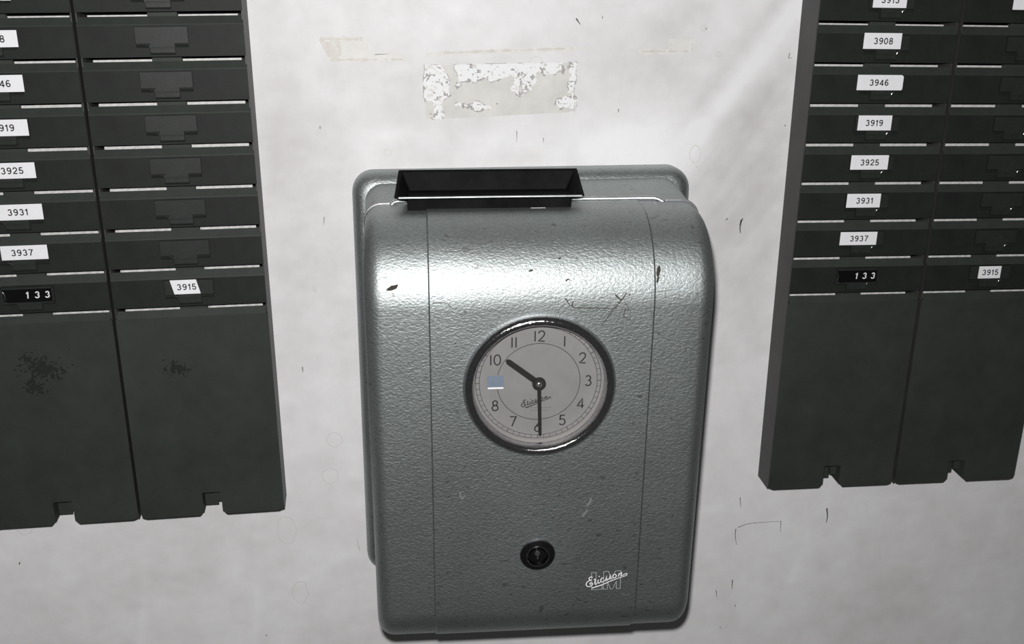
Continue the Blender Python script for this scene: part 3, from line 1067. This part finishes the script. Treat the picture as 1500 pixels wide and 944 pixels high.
def number_label(parent, z, txt, x0, x1, zt, zb, skew=0.0, tx=None, clip=False, rot=0.0):
    pts = [(x0, zt), (x1, zt), (x1 + skew, zb), (x0 + skew, zb)]
    if clip:                                             # one corner trimmed round
        pts = [(x0, zt), (x1 - 1.6, zt), (x1, zt - 1.2), (x1, zb + 1.0), (x1 - 1.0, zb), (x0, zb)]
    c, s = math.cos(rot), math.sin(rot)
    mx, mz = (x0 + x1) / 2, (zt + zb) / 2
    R = lambda x, zz: (mx + c * (x - mx) - s * (zz - mz), mz + s * (x - mx) + c * (zz - mz))
    b = MB().prism([R(*p) for p in pts], FY - 1.25, FY - 1.0)
    if txt:
        ox = (mx + skew / 2) if tx is None else tx
        grotesque(b, txt, ox, mz, 5.0, FY - 1.29, R, 1)
    o = b.build('number_label', [M_paper, M_ink], parent, (0, 0, z))
    o['label'] = ('white paper label printed ' + txt) if txt else 'white paper label'
    return o


# bold wide grotesque figures as pen strokes in a box 0..w, 0..1
GRO = {'0': (0.70, [arc(0.35, 0.5, 0.26, 0.42, 0, 360, 26)]),
       '1': (0.46, [[(0.30, 0.0), (0.30, 0.5), (0.30, 0.98)], [(0.06, 0.72), (0.2, 0.78), (0.28, 0.94)]]),
       '2': (0.70, [arc(0.35, 0.68, 0.25, 0.25, 175, -40, 14) + [(0.3, 0.3), (0.10, 0.08), (0.35, 0.08), (0.66, 0.08)]]),
       '3': (0.70, [arc(0.34, 0.70, 0.21, 0.22, 165, -85, 14), arc(0.34, 0.29, 0.25, 0.22, 85, -165, 16)]),
       '4': (0.72, [[(0.50, 0), (0.50, 0.5), (0.50, 0.94)], [(0.48, 0.9), (0.3, 0.6), (0.08, 0.28), (0.4, 0.26), (0.70, 0.26)]]),
       '5': (0.70, [[(0.60, 0.92), (0.4, 0.92), (0.20, 0.92), (0.16, 0.7), (0.13, 0.50)] + arc(0.35, 0.32, 0.25, 0.25, 130, -165, 18)]),
       '6': (0.70, [arc(0.35, 0.31, 0.24, 0.23, 0, 360, 20), arc(0.37, 0.50, 0.27, 0.42, 50, 200, 14)]),
       '7': (0.66, [[(0.06, 0.92), (0.3, 0.92), (0.60, 0.92), (0.40, 0.5), (0.26, 0.0)]]),
       '8': (0.70, [arc(0.35, 0.71, 0.20, 0.21, 0, 360, 20), arc(0.35, 0.28, 0.25, 0.22, 0, 360, 22)]),
       '9': (0.70, [arc(0.35, 0.69, 0.24, 0.23, 0, 360, 20), arc(0.33, 0.50, 0.27, 0.42, 25, -130, 14)])}


def grotesque(b, s, cx, cz, h, y, fn, mi):
    gap = 0.13 * h
    tot = sum(GRO[c][0] for c in s) * h + gap * (len(s) - 1)
    x = cx - tot / 2
    for c in s:
        dw, strokes = GRO[c]
        for st_ in strokes:
            b.ribbon([fn(x + p[0] * h, cz - h / 2 + p[1] * h) for p in st_], 0.165 * h, y, mi=mi)
        x += dw * h + gap


def counter(parent, z):
    fr = MB()
    for a in ((-19.5, 17.9, -9.6, -8.6), (-19.5, 17.9, -21.0, -20.2), (-19.5, -18.7, -21, -8.6), (17.1, 17.9, -21, -8.6)):
        fr.box(a[0], a[1], FY - 1.7, FY - 0.6, a[2], a[3])
    o = fr.build('counter_frame', M_holder, parent, (0, 0, z))
    b = MB().box(-18.9, 17.3, FY - 1.0, FY - 0.6, -20.4, -9.3)
    for ch, x in (('1', -1.0), ('3', 6.2), ('3', 13.6)):
        grotesque(b, ch, x, -14.6, 5.4, FY - 1.06, lambda a, c: (a + 0.10 * (c + 14.6), c), 1)
    o = b.build('counter_window', [M_window, M_digit], parent, (0, 0, z))
    o['label'] = 'black counter window showing 1 3 3 in white'
    MB().tube([(-18.2, FY - 1.3, -11.5), (-17.2, FY - 1.5, -14.0), (-17.9, FY - 1.3, -18.6)], 0.45, 6).tube([(-18.6, FY - 1.6, -20.2), (-16.5, FY - 1.7, -20.0)], 0.4, 6).build('counter_glint', M_glint, parent, (0, 0, z), smooth=60)  # metal bits added as glints on the counter's edge


def rack_column(rack_mat, uc, label, labels, side):
    """labels: row -> (text, x0, x1, skew, text_x, trimmed)"""
    P = rack_mat @ Vector((uc * MM, 0, (-402.0) * MM))
    nrm = (rack_mat.to_3x3() @ Vector((0, 1, 0)))
    base = P + nrm * 0.0270
    col = empty('card_rack', base, rack_mat.to_euler())
    tag(col, label, 'card rack', 'dark green time card racks')
    for s in (-1, 1):
        part('side_channel', 'chan', mk_channel, col, (s * (COLW - 0.9) * MM, 0, 0))
    part('back_dark_sheet', 'back', mk_back, col)
    part('bottom_plate', 'blank', mk_blank, col)
    part('hanging_bracket', 'bracket', mk_bracket, col)
    for i in range(-2, 8):
        zs = row_z(i) * MM
        tg = part('slot_tongue', 'tongue', mk_tongue, col, (0, 0, zs))
        for s in (-1, 1):
            part('slot_strip', 'strip', mk_strip, tg, (s * 31.9 * MM, 0, 0))
        if i == 7:
            continue
        pk = part('pocket_plate', 'plate', mk_plate, col, (0, 0, zs))
        part('holder_gap_shade', 'slot', mk_gap_shade, pk)
        part('label_holder', 'holder', mk_holder, pk)
        part('clip', 'clip%d' % side, mk_glint(side), pk)  # bent metal bit added as the glint at the tab's inner edge
        if i in labels:
            L = labels[i]
            if L == 'counter':
                counter(pk, 0)
            else:
                number_label(pk, 0, L[0], L[1], L[2], L[5] if len(L) > 5 else -7.2, L[6] if len(L) > 6 else -19.0, L[3], L[4], L[7] if len(L) > 7 else False)
    return col


def rack_matrix(x0, z0, rot):
    c, s = math.cos(rot), math.sin(rot)
    U = Vector((c, 0, s))
    V = Vector((-s, -LEAN, c)).normalized()
    N = V.cross(U).normalized()
    if N.y < 0: N = -N
    R = Matrix((U, N, V)).transposed()
    return Matrix.Translation((x0, -0.0357, ZC + z0)) @ R.to_4x4()


RL = rack_matrix(-0.19735, -0.01972, 0.01256)
RR = rack_matrix(0.34381, -0.02511, -0.01256)
# row -> (text, left, right, skew, text x, top, bottom, trimmed corner)
lab_left = {-1: ('3913', -13, 19.5, 0, 4.0, -9.0, -20.5), 0: ('3908', -13, 20.0, 0, 3.4, -9.0, -20.6), 1: ('3946', -14, 19.5, 0, 2.8, -8.3, -20.2), 2: ('3919', -14, 18.1, 0, 1.2, -8.2, -20.0),
            3: ('3925', -14, 18.6, 0, 2.3, -8.0, -19.6), 4: ('3931', -14, 19.4, 0, 1.7, -7.4, -19.2), 5: ('3937', -15, 18.6, 0, 0.1, -7.2, -18.2), 6: 'counter'}
lab_right = {-1: ('3913', -16.0, 11.5, 0, -2.0), 0: ('3908', -19.8, 11.2, 0, -3.6, -6.4, -18.5), 1: ('3946', -21, 17.2, 0, -2.8, -6.9, -18.8, True), 2: ('3919', -16.3, 12, 0, -2.6, -7.1, -19.0),
             3: ('3925', -18.3, 13.6, 0, -2.2, -7.5, -19.2), 4: ('3931', -17.8, 11.2, 0, -2.4, -7.6, -19.1), 5: ('3937', -19.6, 12.4, 0, -3.2, -8.2, -19.3), 6: 'counter'}
l1 = rack_column(RL, -69.8, 'dark green card rack at far left, labels cut off by the photo edge', lab_left, -1)
l2 = rack_column(RL, 48.9, 'dark green card rack left of the clock with one label reading 3915', {6: ('3915', -13.8, 6.0, 2.6, -1.6, -7.6, -19.0)}, -1)
r1 = rack_column(RR, 58.8, 'dark green card rack right of the clock with full column of number labels', lab_right, 1)
r2 = rack_column(RR, 178.0, 'dark green card rack at far right edge with lone 3915 label low down', {-1: ('', -19.0, 12.0, 0, 0), 6: ('3915', -10.7, 9.5, 0, 0.0, -8.2, -18.9)}, 1)

# old grime on the racks' blank bottom plates, stippled into the paint
M_grime = mat('black_grime', (0.0185, 0.021, 0.0185, 1), 0.8, 0, 0, 0, 0, 0, 0.1)
M_pale = mat('pale_rub', (0.034, 0.039, 0.035, 1), 0.8, 0, 0, 0, 0, 0, 0.1)
for col, cx, cz, rx, rz, seed, m_ in ((l1, 2.0, 137.0, 15, 10, 5, M_grime), (l1, -6.0, 122.0, 9, 7, 6, M_grime), (l2, -16.0, 132.0, 9, 6, 7, M_grime), (l2, 37.0, 17.0, 13, 10, 8, M_pale)):
    v_, f_ = field_mesh(-rx * 1.6, rx * 1.6, -min(rz * 1.6, cz - 1.0), rz * 1.6, 0.6, lambda x, z: np.exp(-((x + 0.5 * z) / rx) ** 2 - (z / rz) ** 2) + 1.0 * fbm(x, z, 1.7, seed, 3) - 0.55)
    if f_:
        mesh_obj('grime_patch' if m_ is M_grime else 'rub_mark', [(cx + a, FY - 0.06, cz + c) for a, c in v_], f_, m_, col)
